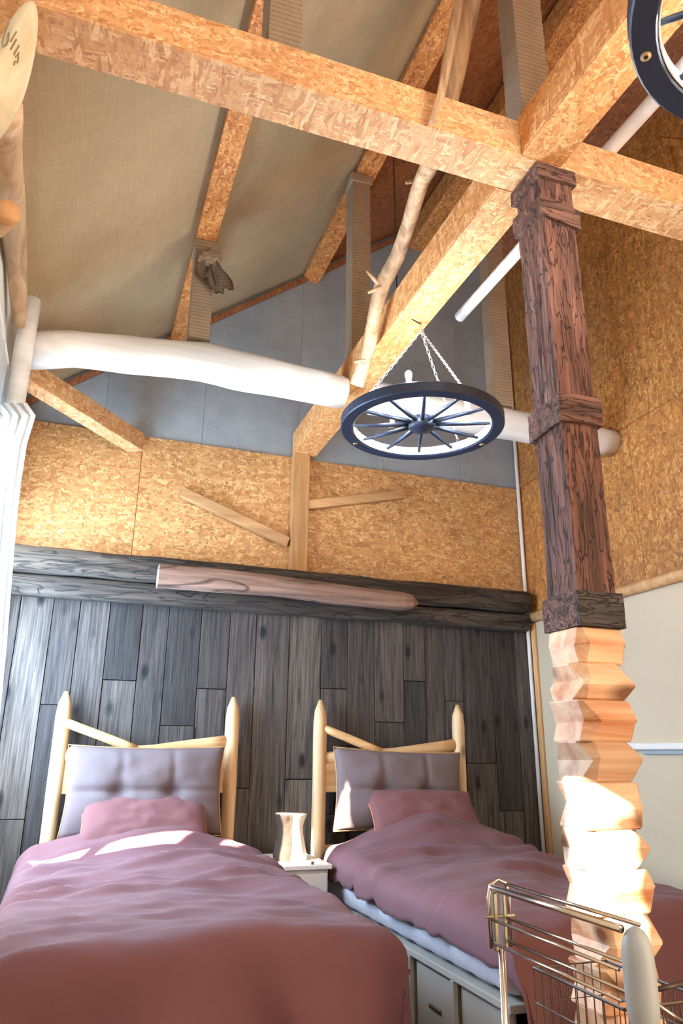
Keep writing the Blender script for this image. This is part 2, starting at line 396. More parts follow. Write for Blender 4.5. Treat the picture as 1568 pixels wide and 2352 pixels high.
clad('purlin', .35, .46, -2.1, YB, 3.86, 3.925, OSB_PURLIN, 'lower OSB clad purlin crossing the burlap ceiling', 'y')
clad('purlin', 1.29, 1.42, -2.1, YB, 4.60, 4.643, OSB_PURLIN, 'upper OSB clad purlin at the upper edge of the burlap ceiling', 'y')
clad('purlin', 2.19, 2.34, -2.1, YB, 5.14, 5.32, OSB_PURLIN, 'OSB clad ridge purlin at the roof apex', 'y')
timber('verge_strip', beambox(bmesh.new(), (XL, YB-.02, 3.60+.765*XL), (2.26, YB-.02, 3.60+.765*2.26), (0, .02, 0), (0, 0, .02)), OSB_ROOF, 'thin brown strip along the sloping top edge of the grey gable', 'strip')
# white painted log on the left wall post, in two lengths either side of the tie beam
pl = [Vector((XL+.10, 3.57, 3.055)), Vector((-.2, 3.5, 3.065)), Vector((.15, 3.5, 3.10)), Vector((.45, 3.5, 3.125)), Vector((.8, 3.5, 3.105)), Vector((1.245, 3.5, 3.09))]
timber('white_log', tube(subdiv(pl, 4), lerps([.095, .092, .098, .11, .102, .092], 4), 14, .1, 1), WHITEWOOD, 'white painted crooked log left of the tie beam, with posts standing on it', 'log', None, True)
pl = [Vector((1.415, 3.5, 3.09)), Vector((2.2, 3.5, 3.075)), Vector((XR-.005, 3.5, 3.065))]
timber('white_log', tube(subdiv(pl, 8), lerps([.095, .098, .088], 8), 14, .1, 5), WHITEWOOD, 'white painted log seen through the wagon wheel, reaching the right wall behind the pillar', 'log', None, True)
# posts wrapped in grey fabric
def wrapped(x0, x1, y0, y1, z0, z1, label, wraps=True):
    t = thing('queen_post', ((x0+x1)/2, (y0+y1)/2, z0), label, 'post')
    bm = bmesh.new(); n = int((z1-z0)/.02); prev = None
    for i in range(n+1):
        z = z0+(z1-z0)*i/n; e = .0008*math.sin(z*90)+.001*noise.noise(Vector((x0*9, 0, z*14)))
        ring = [bm.verts.new((x, y, z)) for k, (x, y) in enumerate(((x0-e, y0-e), (x1+e, y0-e), (x1+e, y1+e), (x0-e, y1+e)))]
        if prev:
            for k in range(4): bm.faces.new((prev[k], prev[(k+1) % 4], ring[(k+1) % 4], ring[k]))
        else: bm.faces.new(ring[::-1])
        prev = ring
    bm.faces.new(prev)
    emit('fabric_wrap', bm, FABPOST, t)
    emit('top_binding', box(x0-.012, x1+.012, y0-.012, y1+.012, z1-.07, z1-.001, .006), FABPOST, t)
    return t
wrapped(.355, .465, 3.46, 3.56, 3.245, 3.862, 'fabric wrapped post with a knotted cloth, standing on the white log under the lower purlin')
wrapped(1.27, 1.385, 3.44, 3.55, 3.302, 4.602, 'tall grey fabric wrapped post rising to the upper purlin behind the crooked branch')
wrapped(2.205, 2.325, 3.45, 3.55, 3.17, 5.142, 'fabric wrapped post standing above the wagon wheel, nearest the right wall')
wrapped(.345, .455, 1.72, 1.84, 3.287, 3.862, 'grey fabric wrapped post on top of the cross beam, left of the others there')
wrapped(1.30, 1.43, 1.74, 1.84, 3.302, 4.602, 'grey fabric wrapped post on top of the cross beam, above the pillar')
# knotted cloth on the first post
bm = bmesh.new(); c = Vector((.43, 3.42, 3.72))
t = bmesh.new(); bmesh.ops.create_icosphere(t, subdivisions=4, radius=1)
for v in t.verts:
    q = v.co.copy(); rr = 1+.35*noise.noise(q*2.1)+.12*noise.noise(q*6)
    v.co = c + Vector((q.x*.06, q.y*.035, q.z*.05))*rr
join(bm, t)
for dx, ln, s in ((.05, .20, 1), (.10, .17, 4), (-.02, .12, 8)):
    t = bmesh.new(); rows = []
    for i in range(13):
        f = i/12; wdt = .022+.028*math.sin(f*2.6)
        rows.append([t.verts.new((c.x+dx*f**.6+wdt*(k/6-.5)*2, c.y-.01+.014*math.sin(k*1.7+s+f*3), c.z-.01-ln*f+.008*math.sin(k+s))) for k in range(7)])
    for i in range(12):
        for k in range(6): t.faces.new((rows[i][k], rows[i][k+1], rows[i+1][k+1], rows[i+1][k]))
    bmesh.ops.solidify(t, geom=t.faces[:], thickness=.004)
    join(bm, t)
tag(emit('cloth_knot', bm, FABPOST, None, True), 'crumpled beige cloth knot hanging on the wrapped post above the white log', 'cloth')

# log plate along the left wall, ending in a carved paddle shape
pt = thing('wall_plate_log', (XL+.05, 2.8, 3.1), 'peeled log along the left wall with a carved rounded near end', 'log')
pts = [atX(44, 745, -.44), atX(38, 600, -.45), atY(24, 450, 2.5), atY(12, 320, 2.08), atY(6, 250, 1.8)]
emit('log', tube(subdiv(pts, 4), lerps([.03, .045, .05, .05, .055], 4), 12, .12, 2), PLATELOG, pt, True)
# paddle: thick oval slab facing into the room
pc = atY(20, 172, 1.62); bm = bmesh.new(); t = bmesh.new(); bmesh.ops.create_uvsphere(t, u_segments=32, v_segments=16, radius=1)
ax_n = (Vector((0, 0, CAM_Z)) - pc).normalized(); ax_n = (ax_n + Vector((.25, 0, 0))).normalized()
ax_v = (Vector((-.08, 0, 1)) - ax_n*ax_n.dot(Vector((-.08, 0, 1)))).normalized(); ax_u = ax_v.cross(ax_n)
for v in t.verts:
    a, b, cz = v.co.x, v.co.y, v.co.z
    wv = .046*(1-.18*b-.25*max(0, -b)**2); v.co = pc + ax_u*a*wv*1.02 + ax_v*b*.182 + ax_n*(math.copysign(min(abs(cz), .55), cz)*.05)
join(bm, t); emit('paddle_end', bm, PADDLE, pt, True)
def stroke(px):
    ps = []
    for (x, y) in px:
        d = ray(x, y); t_ = ((pc + ax_n*.0275) - O3).dot(ax_n)/d.dot(ax_n); ps.append(O3 + d*t_)
    emit('carved_mark', tube(ps, .0022, 5), CARVE, pt)
stroke([(20, 52), (14, 66), (8, 82), (5, 98), (8, 108), (14, 104), (19, 92), (20, 74)])
stroke([(38, 72), (24, 96)]); stroke([(38, 90), (24, 114)])
stroke([(44, 104), (32, 124), (36, 132), (44, 120), (42, 134), (40, 144), (34, 140), (32, 150)])
# rafter tail stub and white post at left edge
timber('white_post', tube(subdiv([(XL+.085, 3.42, 0), (XL+.085, 3.42, 3.25)], 14), .045, 12, .15, 9), WHITEWOOD, 'white painted post at the left wall under the peeled log', 'post', None, True)
timber('stub_log', tube(subdiv([atX(-10, 520, -.45), atX(18, 488, -.36)], 2), [.04, .04, .038, ][:3], 12, .1, 4), PINE_WALL, 'short brown log stub poking out behind the peeled log', 'log', None, True)
# brace from left wall to back wall
p0 = Vector((-.47, 3.78, 3.05)); p1 = Vector((.20, 4.56, 3.05)); dv = (p1-p0).normalized(); sv = Vector((dv.y, -dv.x, 0))*.055
timber('corner_brace', beambox(bmesh.new(), p0, p1, sv, (0, 0, .06)), OSB_X, 'OSB clad diagonal brace joining the left wall to the back wall below the white log', 'brace')

# wall post with its two sticks, header and shelf log
timber('wall_post', box(1.245, 1.365, YB-.075, YB-.014, 2.285, 3.13, .004), PINE_POST, 'flat wooden post fixed to the OSB back wall under the tie beam', 'post')
def stick(a, b, h, name, label, mat=PINE_WALL):
    a, b = Vector(a), Vector(b); d = (b-a).normalized(); upv = Vector((-d.z, 0, d.x))*h
    timber(name, beambox(bmesh.new(), a, b, (0, .022, 0), upv, .004), mat, label, 'stick')
stick(atY(416, 1130, YB-.045)+Vector((0, .0, 0)), atY(661, 1246, YB-.045), .034, 'slanting_stick', 'pale slat slanting down to the wall post from its left')
stick(atY(701, 1161, YB-.045), atY(924, 1136, YB-.045), .032, 'rising_stick', 'brown slat rising slightly to the right of the wall post')
ht = thing('header_beam', (1.27, YB-.08, 2.0), 'dark charred header beam along the top of the weathered planks', 'beam')
def logbox(x0, x1, yc, zc, ry, rz, seed, n=40, am=.12):
    pts = [(x0+(x1-x0)*i/n, yc, zc+.008*noise.noise(Vector((i*.3, seed, 0)))) for i in range(n+1)]
    bm = bmesh.new(); rings = []
    for i, p in enumerate(pts):
        ring = []
        for k in range(16):
            a = 2*math.pi*k/16+.2; ca, sa = math.cos(a), math.sin(a)
            ex = .55; q = Vector((0, math.copysign(abs(ca)**ex, ca)*ry, math.copysign(abs(sa)**ex, sa)*rz))
            rr = 1+am*noise.noise(Vector((p[0]*3, ca*1.2+seed, sa*1.2)))
            ring.append(bm.verts.new(Vector(p)+q*rr))
        rings.append(ring)
    for i in range(n):
        for k in range(16): bm.faces.new((rings[i][k], rings[i][(k+1) % 16], rings[i+1][(k+1) % 16], rings[i+1][k]))
    bm.faces.new(rings[0][::-1]); bm.faces.new(rings[-1]); return bm
emit('upper_log', logbox(XL, 3.02, YB-.10, 2.205, .075, .078, 2), HEADER, ht, True)
emit('lower_log', logbox(XL, 3.02, YB-.075, 2.06, .055, .062, 7), HEADER, ht, True)
a = atY(362, 1324, YB-.26); b = atY(958, 1382, YB-.26)
n = 30; bm = bmesh.new(); rings = []
for i in range(n+1):
    f = i/n; p = a.lerp(b, f)+Vector((0, 0, .012*math.sin(f*5))); hz = (.072-.016*f); hy = .07
    if f > .94: s_ = math.sqrt(max(.05, 1-((f-.94)/.06)**2)); hz *= s_; hy *= s_
    ring = []
    for k in range(12):
        an = 2*math.pi*k/12+.26; ca, sa = math.cos(an), math.sin(an)
        rr = 1+.12*noise.noise(Vector((p.x*3, ca*1.1, sa*1.1)))
        ring.append(bm.verts.new(p+Vector((0, math.copysign(abs(ca)**.6, ca)*hy, math.copysign(abs(sa)**.6, sa)*hz))*rr))
    rings.append(ring)
for i in range(n):
    for k in range(12): bm.faces.new((rings[i][k], rings[i][(k+1) % 12], rings[i+1][(k+1) % 12], rings[i+1][k]))
bm.faces.new(rings[0][::-1]); bm.faces.new(rings[-1])
timber('shelf_log', bm, SHELFLOG, 'pinkish brown half log fixed in front of the dark header beam', 'log')

# corner pipe
cp = thing('corner_pipe', (XR-.03, YB-.05, 0), 'thin white pipe running up the corner of back and right wall', 'pipe')
emit('pipe', tube([(XR-.025, YB-.05, 0), (XR-.025, YB-.05, 4.7)], .014, 10), WHITE, cp, True)
emit('coupling', tube([(XR-.025, YB-.05, 2.05), (XR-.025, YB-.05, 2.2)], .022, 10), WHITE, cp, True)
emit('wood_lath', box(XR-.02, XR-.001, YB-.12, YB-.075, 0, 2.06, .003), PINE_POST, cp)
# ledge on the right wall
lg = thing('wall_ledge', (XR-.02, 2.9, 1.17), 'narrow white ledge with a grey strip on the cream right wall', 'ledge')
emit('ledge_board', box(XR-.04, XR, 1.8, 3.62, 1.19, 1.225, .004), WHITE, lg)
emit('grey_strip', box(XR-.022, XR, 1.8, 3.52, 1.165, 1.188, .003), GREYPLAST, lg)

# white rod lying on the cross beam, branches
timber('white_rod', tube(subdiv([(1.66, 1.05, 3.315), (1.665, 2.9, 3.315)], 6), .028, 12, .04, 2), WHITEWOOD, 'straight white rod lying across the cross beam beside the pillar top', 'rod', None, True)
bt = thing('crooked_branch', atY(823, 875, 3.0), 'crooked peeled branch rising from the tie beam past the cross beam', 'branch')
bp = [atY(820, 885, 3.12), atY(846, 800, 3.0), atY(860, 720, 2.88), atY(880, 650, 2.78), atY(912, 590, 2.66), atY(940, 510, 2.5), atY(965, 420, 2.3), atY(992, 370, 2.12), atY(1022, 280, 1.98), atY(1048, 160, 1.93), atY(1085, 0, 1.9), atY(1112, -110, 1.88)]
emit('stem', tube(subdiv(bp, 3), lerps([.036, .034, .03, .036, .038, .034, .036, .036, .034, .036, .038, .04], 3), 12, .22, 6), BRANCH, bt, True)
for p in ([(876, 655), (862, 645), (842, 622)], [(884, 652), (866, 662), (846, 672)], [(960, 418), (945, 417), (932, 420)], [(852, 765), (842, 768), (834, 775)], [(838, 830), (826, 828), (814, 832)]):
    Yq = 2.78 if p[0][1] < 700 else 2.98
    if p[0][1] < 500: Yq = 2.32
    emit('twig', tube([atY(*q, Yq) for q in p], [.012, .010, .007], 7, .2), BRANCH, bt, True)
timber('split_lath', tube(subdiv([atY(990, 282, 1.675), atY(1012, 215, 1.66), atY(1032, 110, 1.66), atY(1060, -30, 1.66), atY(1074, -110, 1.66)], 3), lerps([.010, .016, .018, .018, .018], 3), 6, .25, 3), BRANCH, 'split brown lath leaning against the front of the cross beam beside the branch', 'lath')

# ------------------------------------------------------------ pillar
PX0, PX1, PY0, PY1 = 1.325, 1.457, 1.712, 1.855
pil = thing('carved_pillar', ((PX0+PX1)/2, (PY0+PY1)/2, 0), 'square pillar with rough dark red upper shaft and pale carved zigzag lower shaft', 'pillar')
def roughshaft(z0, z1):
    bm = bmesh.new(); nz = int((z1-z0)/.012); nc = 14; prev = None; cx, cy = (PX0+PX1)/2, (PY0+PY1)/2; hx, hy = (PX1-PX0)/2, (PY1-PY0)/2
    for i in range(nz+1):
        z = z0+(z1-z0)*i/nz; ring = []
        for s in range(4):
            for k in range(nc):
                f = -1+2*k/nc
                p = [Vector((f*hx, -hy, 0)), Vector((hx, f*hy, 0)), Vector((-f*hx, hy, 0)), Vector((-hx, -f*hy, 0))][s]
                nrm = p.normalized()
                wv = noise.noise(Vector((p.x*70+cx, p.y*70, z*7+.6*math.sin(z*9)))) + .5*noise.noise(Vector((p.x*150, p.y*150, z*16)))
                wob = .004*noise.noise(Vector((s, 0, z*3)))
                ring.append(bm.verts.new(Vector((cx, cy, z)) + p + nrm*(wv*.0042 + wob)))
        if prev:
            m_ = len(ring)
            for k in range(m_): bm.faces.new((prev[k], prev[(k+1) % m_], ring[(k+1) % m_], ring[k]))
        else: bm.faces.new(ring[::-1])
        prev = ring
    bm.faces.new(prev); return bm
emit('upper_shaft', roughshaft(1.50, 3.128), REDWOOD, pil)
def band(z0, z1, mats, tilt=0):
    t_ = .014
    for k, (x0, x1, y0, y1) in enumerate(((PX0-t_, PX1+t_, PY0-t_, PY0), (PX1, PX1+t_, PY0, PY1), (PX0-t_, PX1+t_, PY1, PY1+t_), (PX0-t_, PX0, PY0, PY1))):
        bm = bmesh.new(); addbox(bm, x0+.0005, x1-.0005, y0, y1, z0, z1)
        bmesh.ops.subdivide_edges(bm, edges=bm.edges[:], cuts=7, use_grid_fill=True)
        for v in bm.verts:
            q = v.co*1.0; d = Vector((noise.noise(q*28), noise.noise(q*28+Vector((5, 5, 5))), noise.noise(Vector((q.x*12, q.y*12, q.z*60)))))
            v.co += Vector((d.x*.0025, d.y*.0025, d.z*.003))
            v.co.z += tilt*((v.co.x-PX0)+(PY0-v.co.y))
        emit('band_board', bm, mats[k], pil)
R4 = [REDWOOD_X]*4
band(3.07, 3.126, R4); band(2.905, 2.985, R4, -.15); band(2.13, 2.225, R4, .05); band(1.50, 1.60, [BLACKBAND, REDWOOD_X, REDWOOD_X, REDWOOD_X])
# carved zigzag blocks
def carved(z0, z1, first):
    """one carved length: front, right and back faces bulge in the middle, the left face is notched there"""
    cx, cy = (PX0+PX1)/2, (PY0+PY1)/2; jx = random.uniform(-.003, .003)
    tc = random.uniform(.38, .62); lo, hi = .073, .090+random.uniform(-.004, .008)
    tl = random.uniform(.4, .6); llo = .080+random.uniform(-.006, .004); lhi = .097+random.uniform(-.004, .004)
    tw = random.uniform(-.03, .03); bm = bmesh.new(); prev = None
    def tri(t, p, a, b): return a+(b-a)*(t/p if t < p else (1-t)/(1-p))
    for t in sorted({0, .04, min(tc, tl)-.02, tc, tl, max(tc, tl)+.02, .96, 1}):
        h = tri(t, tc, lo, hi); hl = tri(t, tl, lhi, llo)
        if first: hl = tri(t, tl, .078, .088)
        if t in (0, 1): h -= .003; hl -= .002
        c = .022+.012*math.sin(t*6+z0*31)
        ring = []
        for (sx, sy) in ((-1, -1), (1, -1), (1, 1), (-1, 1)):
            hx = hl if sx < 0 else h
            a_, b_ = Vector((sx*hx, sy*(h-c), 0)), Vector((sx*(hx-c), sy*h, 0))
            if (sx, sy) in ((1, -1), (-1, 1)): a_, b_ = b_, a_
            for q in (a_, b_):
                ca, sa = math.cos(tw), math.sin(tw)
                ring.append(bm.verts.new((cx+jx+q.x*ca-q.y*sa, cy+q.x*sa+q.y*ca, z0+(z1-z0)*t)))
        if prev:
            for k in range(8): bm.faces.new((prev[k], prev[(k+1) % 8], ring[(k+1) % 8], ring[k]))
        else: bm.faces.new(ring[::-1])
        prev = ring
    bm.faces.new(prev)
    emit('carved_block', bm, CARVED, pil)
z = 1.498; first = True
while z > .01:
    h = random.uniform(.092, .118); z0 = max(0, z-h)
    if z0 < .04: z0 = 0
    carved(z0, z, first); z = z0; first = False

# ------------------------------------------------------------ wagon wheel lamps
def torus_ring(R, rin, z0, z1, cx, cy, seg=64):
    bm = bmesh.new(); rings = []
    for k in range(seg):
        a = 2*math.pi*k/seg; c_, s_ = math.cos(a), math.sin(a)
        e = .004
        prof = [(rin, z0+e), (rin+e, z0), (R-e, z0), (R, z0+e), (R, z1-e), (R-e, z1), (rin+e, z1), (rin, z1-e)]
        rings.append([bm.verts.new((cx+r*c_, cy+r*s_, zz)) for r, zz in prof])
    for k in range(seg):
        for j in range(8): bm.faces.new((rings[k][j], rings[k][(j+1) % 8], rings[(k+1) % seg][(j+1) % 8], rings[(k+1) % seg][j]))
    return bm
def link_chain(a, b, mat, parent):
    bm = bmesh.new(); a, b = Vector(a), Vector(b); L = (b-a).length; n = int(L/.019); d = (b-a).normalized()
    n1 = d.cross(Vector((0, 0, 1))).normalized(); n2 = d.cross(n1)
    for i in range(n):
        c = a.lerp(b, (i+.5)/n); s = n1 if i % 2 else n2; m = []
        for k in range(8):
            an = 2*math.pi*k/8; m.append(c + d*math.cos(an)*.012 + s*math.sin(an)*.0065)
        rings = []
        for k in range(8):
            ce = (m[k]-c).normalized(); o_ = d.cross(s)
            rings.append([bm.verts.new(m[k]+ce*.002), bm.verts.new(m[k]+o_*.002), bm.verts.new(m[k]-ce*.002), bm.verts.new(m[k]-o_*.002)])
        for k in range(8):
            for j in range(4): bm.faces.new((rings[k][j], rings[k][(j+1) % 4], rings[(k+1) % 8][(j+1) % 4], rings[(k+1) % 8][j]))
    emit('chain', bm, mat, parent)
def wheel(cx, cy, cz, label, rot, bulbs, plugs):
    t = thing('wagon_wheel_lamp', (cx, cy, cz), label, 'chandelier')
    emit('rim', torus_ring(.372, .318, cz, cz+.048, cx, cy), NAVY, t)
    emit('lit_inner_band', torus_ring(.3175, .312, cz+.006, cz+.046, cx, cy), WHITE, t)  # white ring imitates bulb light on the inner face of the dark rim
    bm = bmesh.new(); hub = [(0, cz-.012), (.02, cz-.012), (.03, cz-.004), (.055, cz+.0), (.062, cz+.012), (.062, cz+.04), (.05, cz+.055), (.03, cz+.06), (0, cz+.06)]
    rings = [[bm.verts.new((cx+max(r, .0005)*math.cos(2*math.pi*k/24), cy+max(r, .0005)*math.sin(2*math.pi*k/24), zz)) for k in range(24)] for r, zz in hub]
    for i in range(len(rings)-1):
        for k in range(24): bm.faces.new((rings[i][k], rings[i][(k+1) % 24], rings[i+1][(k+1) % 24], rings[i+1][k]))
    emit('hub', bm, NAVY, t, True)
    for k in range(12):
        a = rot+2*math.pi*k/12; c_, s_ = math.cos(a), math.sin(a)
        emit('spoke', tube([(cx+.055*c_, cy+.055*s_, cz+.026), (cx+.2*c_, cy+.2*s_, cz+.024), (cx+.315*c_, cy+.315*s_, cz+.024)], [.011, .009, .007], 8), NAVY, t, True)
    hook = Vector((max(cx+.01, 1.275), cy+.0, 3.085))
    for k in range(3):
        a = rot+.45+2*math.pi*k/3
        e = Vector((cx+.345*math.cos(a), cy+.345*math.sin(a), cz+.06))
        emit('eyelet', tube([e-Vector((0, 0, .02)), e], .006, 6), STEELW, t)
        link_chain(hook, e, STEELW, t)
    emit('hook', tube([(hook.x, hook.y, 3.13), (hook.x, hook.y, 3.10), (hook.x+.012, hook.y, 3.085), (hook.x, hook.y, 3.07)], .005, 8), STEELW, t, True)
    emit('cord', tube([(hook.x, hook.y, 3.12), (cx-.085, cy-.02, 3.14), (cx-.085-.02, cy+.02, 3.32), (cx-.1, cy+.05, 4.45)], .003, 6), DARKCORD, t)
    for (bx, by) in bulbs:
        s = emit('bulb_socket', tube([(bx, by, cz+.03), (bx, by, cz+.095)], [.009, .012], 12), WHITE, t, True)
        emit('socket_arm', tube([(bx, by, cz+.035), (cx+(bx-cx)*1.12, cy+(by-cy)*1.12, cz+.03)], .005, 6), STEELW, t)
        q = bmesh.new(); bmesh.ops.create_icosphere(q, subdivisions=2, radius=.015)
        for v in q.verts: v.co = Vector((v.co.x, v.co.y, v.co.z*1.35)) + Vector((bx, by, cz+.112))
        emit('bulb', q, BULB, t, True)
    for (pxx, pyy) in plugs:
        px_, py_ = atZ(pxx, pyy, cz).x, atZ(pxx, pyy, cz).y; a = math.atan2(py_-cy, px_-cx); px_, py_ = cx+.345*math.cos(a), cy+.345*math.sin(a)
        pg = emit('wood_plug', tube([(px_, py_, cz-.003), (px_, py_, cz+.004)], .011, 14), PINE, t, True)
        emit('plug_hole', tube([(px_, py_, cz-.0045), (px_, py_, cz-.001)], .0045, 10), DARKCORD, pg)
    return t
b1 = [atZ(x, y, 2.675) for x, y in ((938, 862), (900, 945), (1072, 915))]
wheel(1.362, 2.76, 2.565, 'dark blue wagon wheel lamp hanging whole under the tie beam before the white log', .12, [(p.x, p.y) for p in b1], [(815, 1019), (1112, 1022)])
wheel(1.198, .613, 2.55, 'nearer dark blue wagon wheel lamp cut off by the top right corner', .30, [(1.0, .40), (1.43, .50), (1.36, .80)], [(1468, 135)])

# ------------------------------------------------------------ curtains at the bedside window
def sunhit(p, X):                                      # where the sun ray that reaches p crosses the plane x = X
    t_ = (p[0]-X)/SUN_H.x
    return (p[1]-SUN_H.y*t_, p[2]+SUN_T*t_)
XC = -.475
gap = [sunhit(p, XC) for p in ((-.05, 4.05, .64), (.25, 4.12, .65), (.62, 4.18, .66), (.86, 4.18, .70), (1.02, 4.15, .66))] + [(3.23, 1.80), (3.05, 1.80), (3.035, 1.80)]
gw = [.03, .035, .055, .05, .06, .33, .33, .02]
gap = sorted(zip([g[0] for g in gap], [g[1] for g in gap], gw))
def gz(y):
    if y <= gap[0][0]: return gap[0][1], gap[0][2]
    for (a, b) in zip(gap, gap[1:]):
        if y <= b[0]:
            f = (y-a[0])/(b[0]-a[0]); return a[1]+(b[1]-a[1])*f, a[2]+(b[2]-a[2])*f
    return gap[-1][1]-(y-gap[-1][0])*.7, .02
def cloth(name, y0, y1, top, bot, label, amp=.010, ny=60, nz=24):
    bm = bmesh.new(); rows = []
    for i in range(nz+1):
        row = []
        for k in range(ny+1):
            y = y0+(y1-y0)*k/ny; zt, zb = top(y), bot(y); z_ = zt+(zb-zt)*i/nz
            row.append(bm.verts.new((XC+amp*math.sin(y*38+.6*math.sin(z_*3))+.007*noise.noise(Vector((y*5, z_*2, 0))), y, z_)))
        rows.append(row)
    for i in range(nz):
        for k in range(ny): bm.faces.new((rows[i][k], rows[i][k+1], rows[i+1][k+1], rows[i+1][k]))
    return tag(emit(name, bm, CURTAIN, None, True), label, 'curtain')
cloth('curtain', 3.0, 4.5, lambda y: 2.86+.03*math.sin(y*20), lambda y: gz(min(y, 4.2))[0]+gz(min(y, 4.2))[1], 'white curtain hanging at the left wall window under the white log')
cloth('sun_shaping_curtain', 2.72, 4.5, lambda y: gz(y)[0]-gz(y)[1], lambda y: .8, 'added unseen lower curtain shaping the sun that enters the left window')  # added out of view, its top edge cut to shape the sun streaks
cloth('sun_blocking_curtain', 2.60, 3.0, lambda y: 2.86, lambda y: .8, 'added unseen curtain blocking the sun on the near side of the left window')  # added out of view to stop the sun beside the gap
bm = bmesh.new(); rows = []
prof_ = [(62, 925), (82, 955), (62, 1020), (48, 1110), (38, 1200), (30, 1300), (22, 1400), (14, 1500), (0, 1640), (-20, 1800)]
for k, (xr, yp) in enumerate(subdiv([Vector((a_, b_, 0)) for a_, b_ in prof_], 3)[i].xy for i in range(28)):
    row = []
    for q in range(23):
        f = q/22; Yq = 3.31+.03*math.sin(q*1.15)+.012*noise.noise(Vector((q*.5, k*.2, 0)))
        row.append(bm.verts.new(atY(xr-(88-.8*k)*(1-f)+3*math.sin(k*.7)*(1-f), yp, Yq)))
    rows.append(row)
for i in range(len(rows)-1):
    for k in range(22): bm.faces.new((rows[i][k], rows[i][k+1], rows[i+1][k+1], rows[i+1][k]))
tag(emit('draped_curtain', bm, CURTAIN, None, True), 'narrow gathered white drape hanging before the white post at the left edge', 'curtain')
timber('curtain_rail', tube([(XC, 2.5, 2.88), (XC, 4.42, 2.88)], .012, 8), WHITE, 'thin white curtain rail above the left window', 'rail')

# ------------------------------------------------------------ beds
def post(parent, x, y, zt, lean=0, r=.042):
    n = 22; pts, rr = [], []
    for i in range(n+1):
        f = i/n; z_ = zt*f; pts.append((x+lean*f, y, z_)); k = 1
        if z_ > zt-.14: k = math.sqrt(max(.03, 1-((z_-(zt-.14))/.14)**2*.93))
        rr.append(r*k)
    emit('headboard_post', tube(pts, rr, 14, .06, x), PINE, parent, True)
def bed(x0, x1, yh, yf, label):
    t = thing('bed', ((x0+x1)/2, (yh+yf)/2, 0), label, 'bed')
    post(t, x0+.0, yh+.015, 1.47); post(t, x1, yh+.015, 1.47)
    emit('top_rail', tube(subdiv([(x0+.03, yh+.012, 1.125), (x0+.5, yh+.012, 1.155), (x1-.02, yh+.012, 1.215)], 4), .034, 12, .1, x0, (.7, 1.1)), PINE_X, t, True)
    emit('diagonal_rail', tube(subdiv([(x0+.02, yh+.0, 1.30), (x0+.40, yh+.0, 1.165)], 6), .026, 12, .12, x1), PINE_X, t, True)
    emit('back_board', box(x0+.03, x1-.03, yh+.0, yh+.025, .93, 1.12, .004), PINE_X, t)
    emit('lower_board', box(x0+.03, x1-.03, yh+.0, yh+.025, .42, .64, .004), PINE_X, t)
    emit('frame_top', box(x0, x1, yf+.01, yh-.03, .345, .372, .004), GREYWHITE, t)
    for xs in (x0, x1-.02):
        for k in range(6):
            y = yf+.03+(yh-.08-yf-.03)*k/5
            emit('upright', box(xs, xs+.02, y-.014, y+.014, 0, .345, .002), GREYWHITE, t)
    for k in range(5):
        ya = yf+.05+(yh-.08-yf-.03)*k/5; yb = ya+(yh-.08-yf-.03)/5-.035
        d = emit('storage_drawer', box(x0+.03, x0+.05, ya, yb, .03, .335-(.10 if k == 3 else 0), .003), GREYWHITE if k in (0, 1, 2) else DARKBOX, t)
        emit('drawer_handle', box(x0+.022, x0+.031, (ya+yb)/2-.05, (ya+yb)/2+.05, .19, .205, .002), BRASSY, d)
    # quilted mattress with piped segments
    bm = bmesh.new(); nx, ny = 14, 90; cx = (x0+x1)/2
    yf += .05; L = yh-.05-yf
    for side in range(1):
        rows = []
        for j in range(ny+1):
            y = yf+L*j/ny; q = .007*abs(math.sin(y*math.pi/.17))**.5; ring = []
            for k in range(24):
                a = 2*math.pi*k/24; ca, sa = math.cos(a), math.sin(a)
                e = .35; px_ = math.copysign(abs(ca)**e, ca); pz = math.copysign(abs(sa)**e, sa)
                endf = 1 if 0 < j < ny else .97
                ring.append(bm.verts.new((cx+px_*((x1-x0)/2-.006+q)*endf, y, .4625+pz*(.083+q)*endf)))
            rows.append(ring)
        for j in range(ny):
            for k in range(24): bm.faces.new((rows[j][k], rows[j][(k+1) % 24], rows[j+1][(k+1) % 24], rows[j+1][k]))
        bm.faces.new(rows[0][::-1]); bm.faces.new(rows[-1])
    emit('mattress', bm, SHEET, t, True)
    return t
bed(-.04, .91, 4.47, 2.42, 'wooden bed nearest the window, under the spread mauve duvet at left')
bed(1.46, 2.42, 4.47, 2.42, 'wooden bed beside the pillar with white mattress and grey drawers showing on its left side')

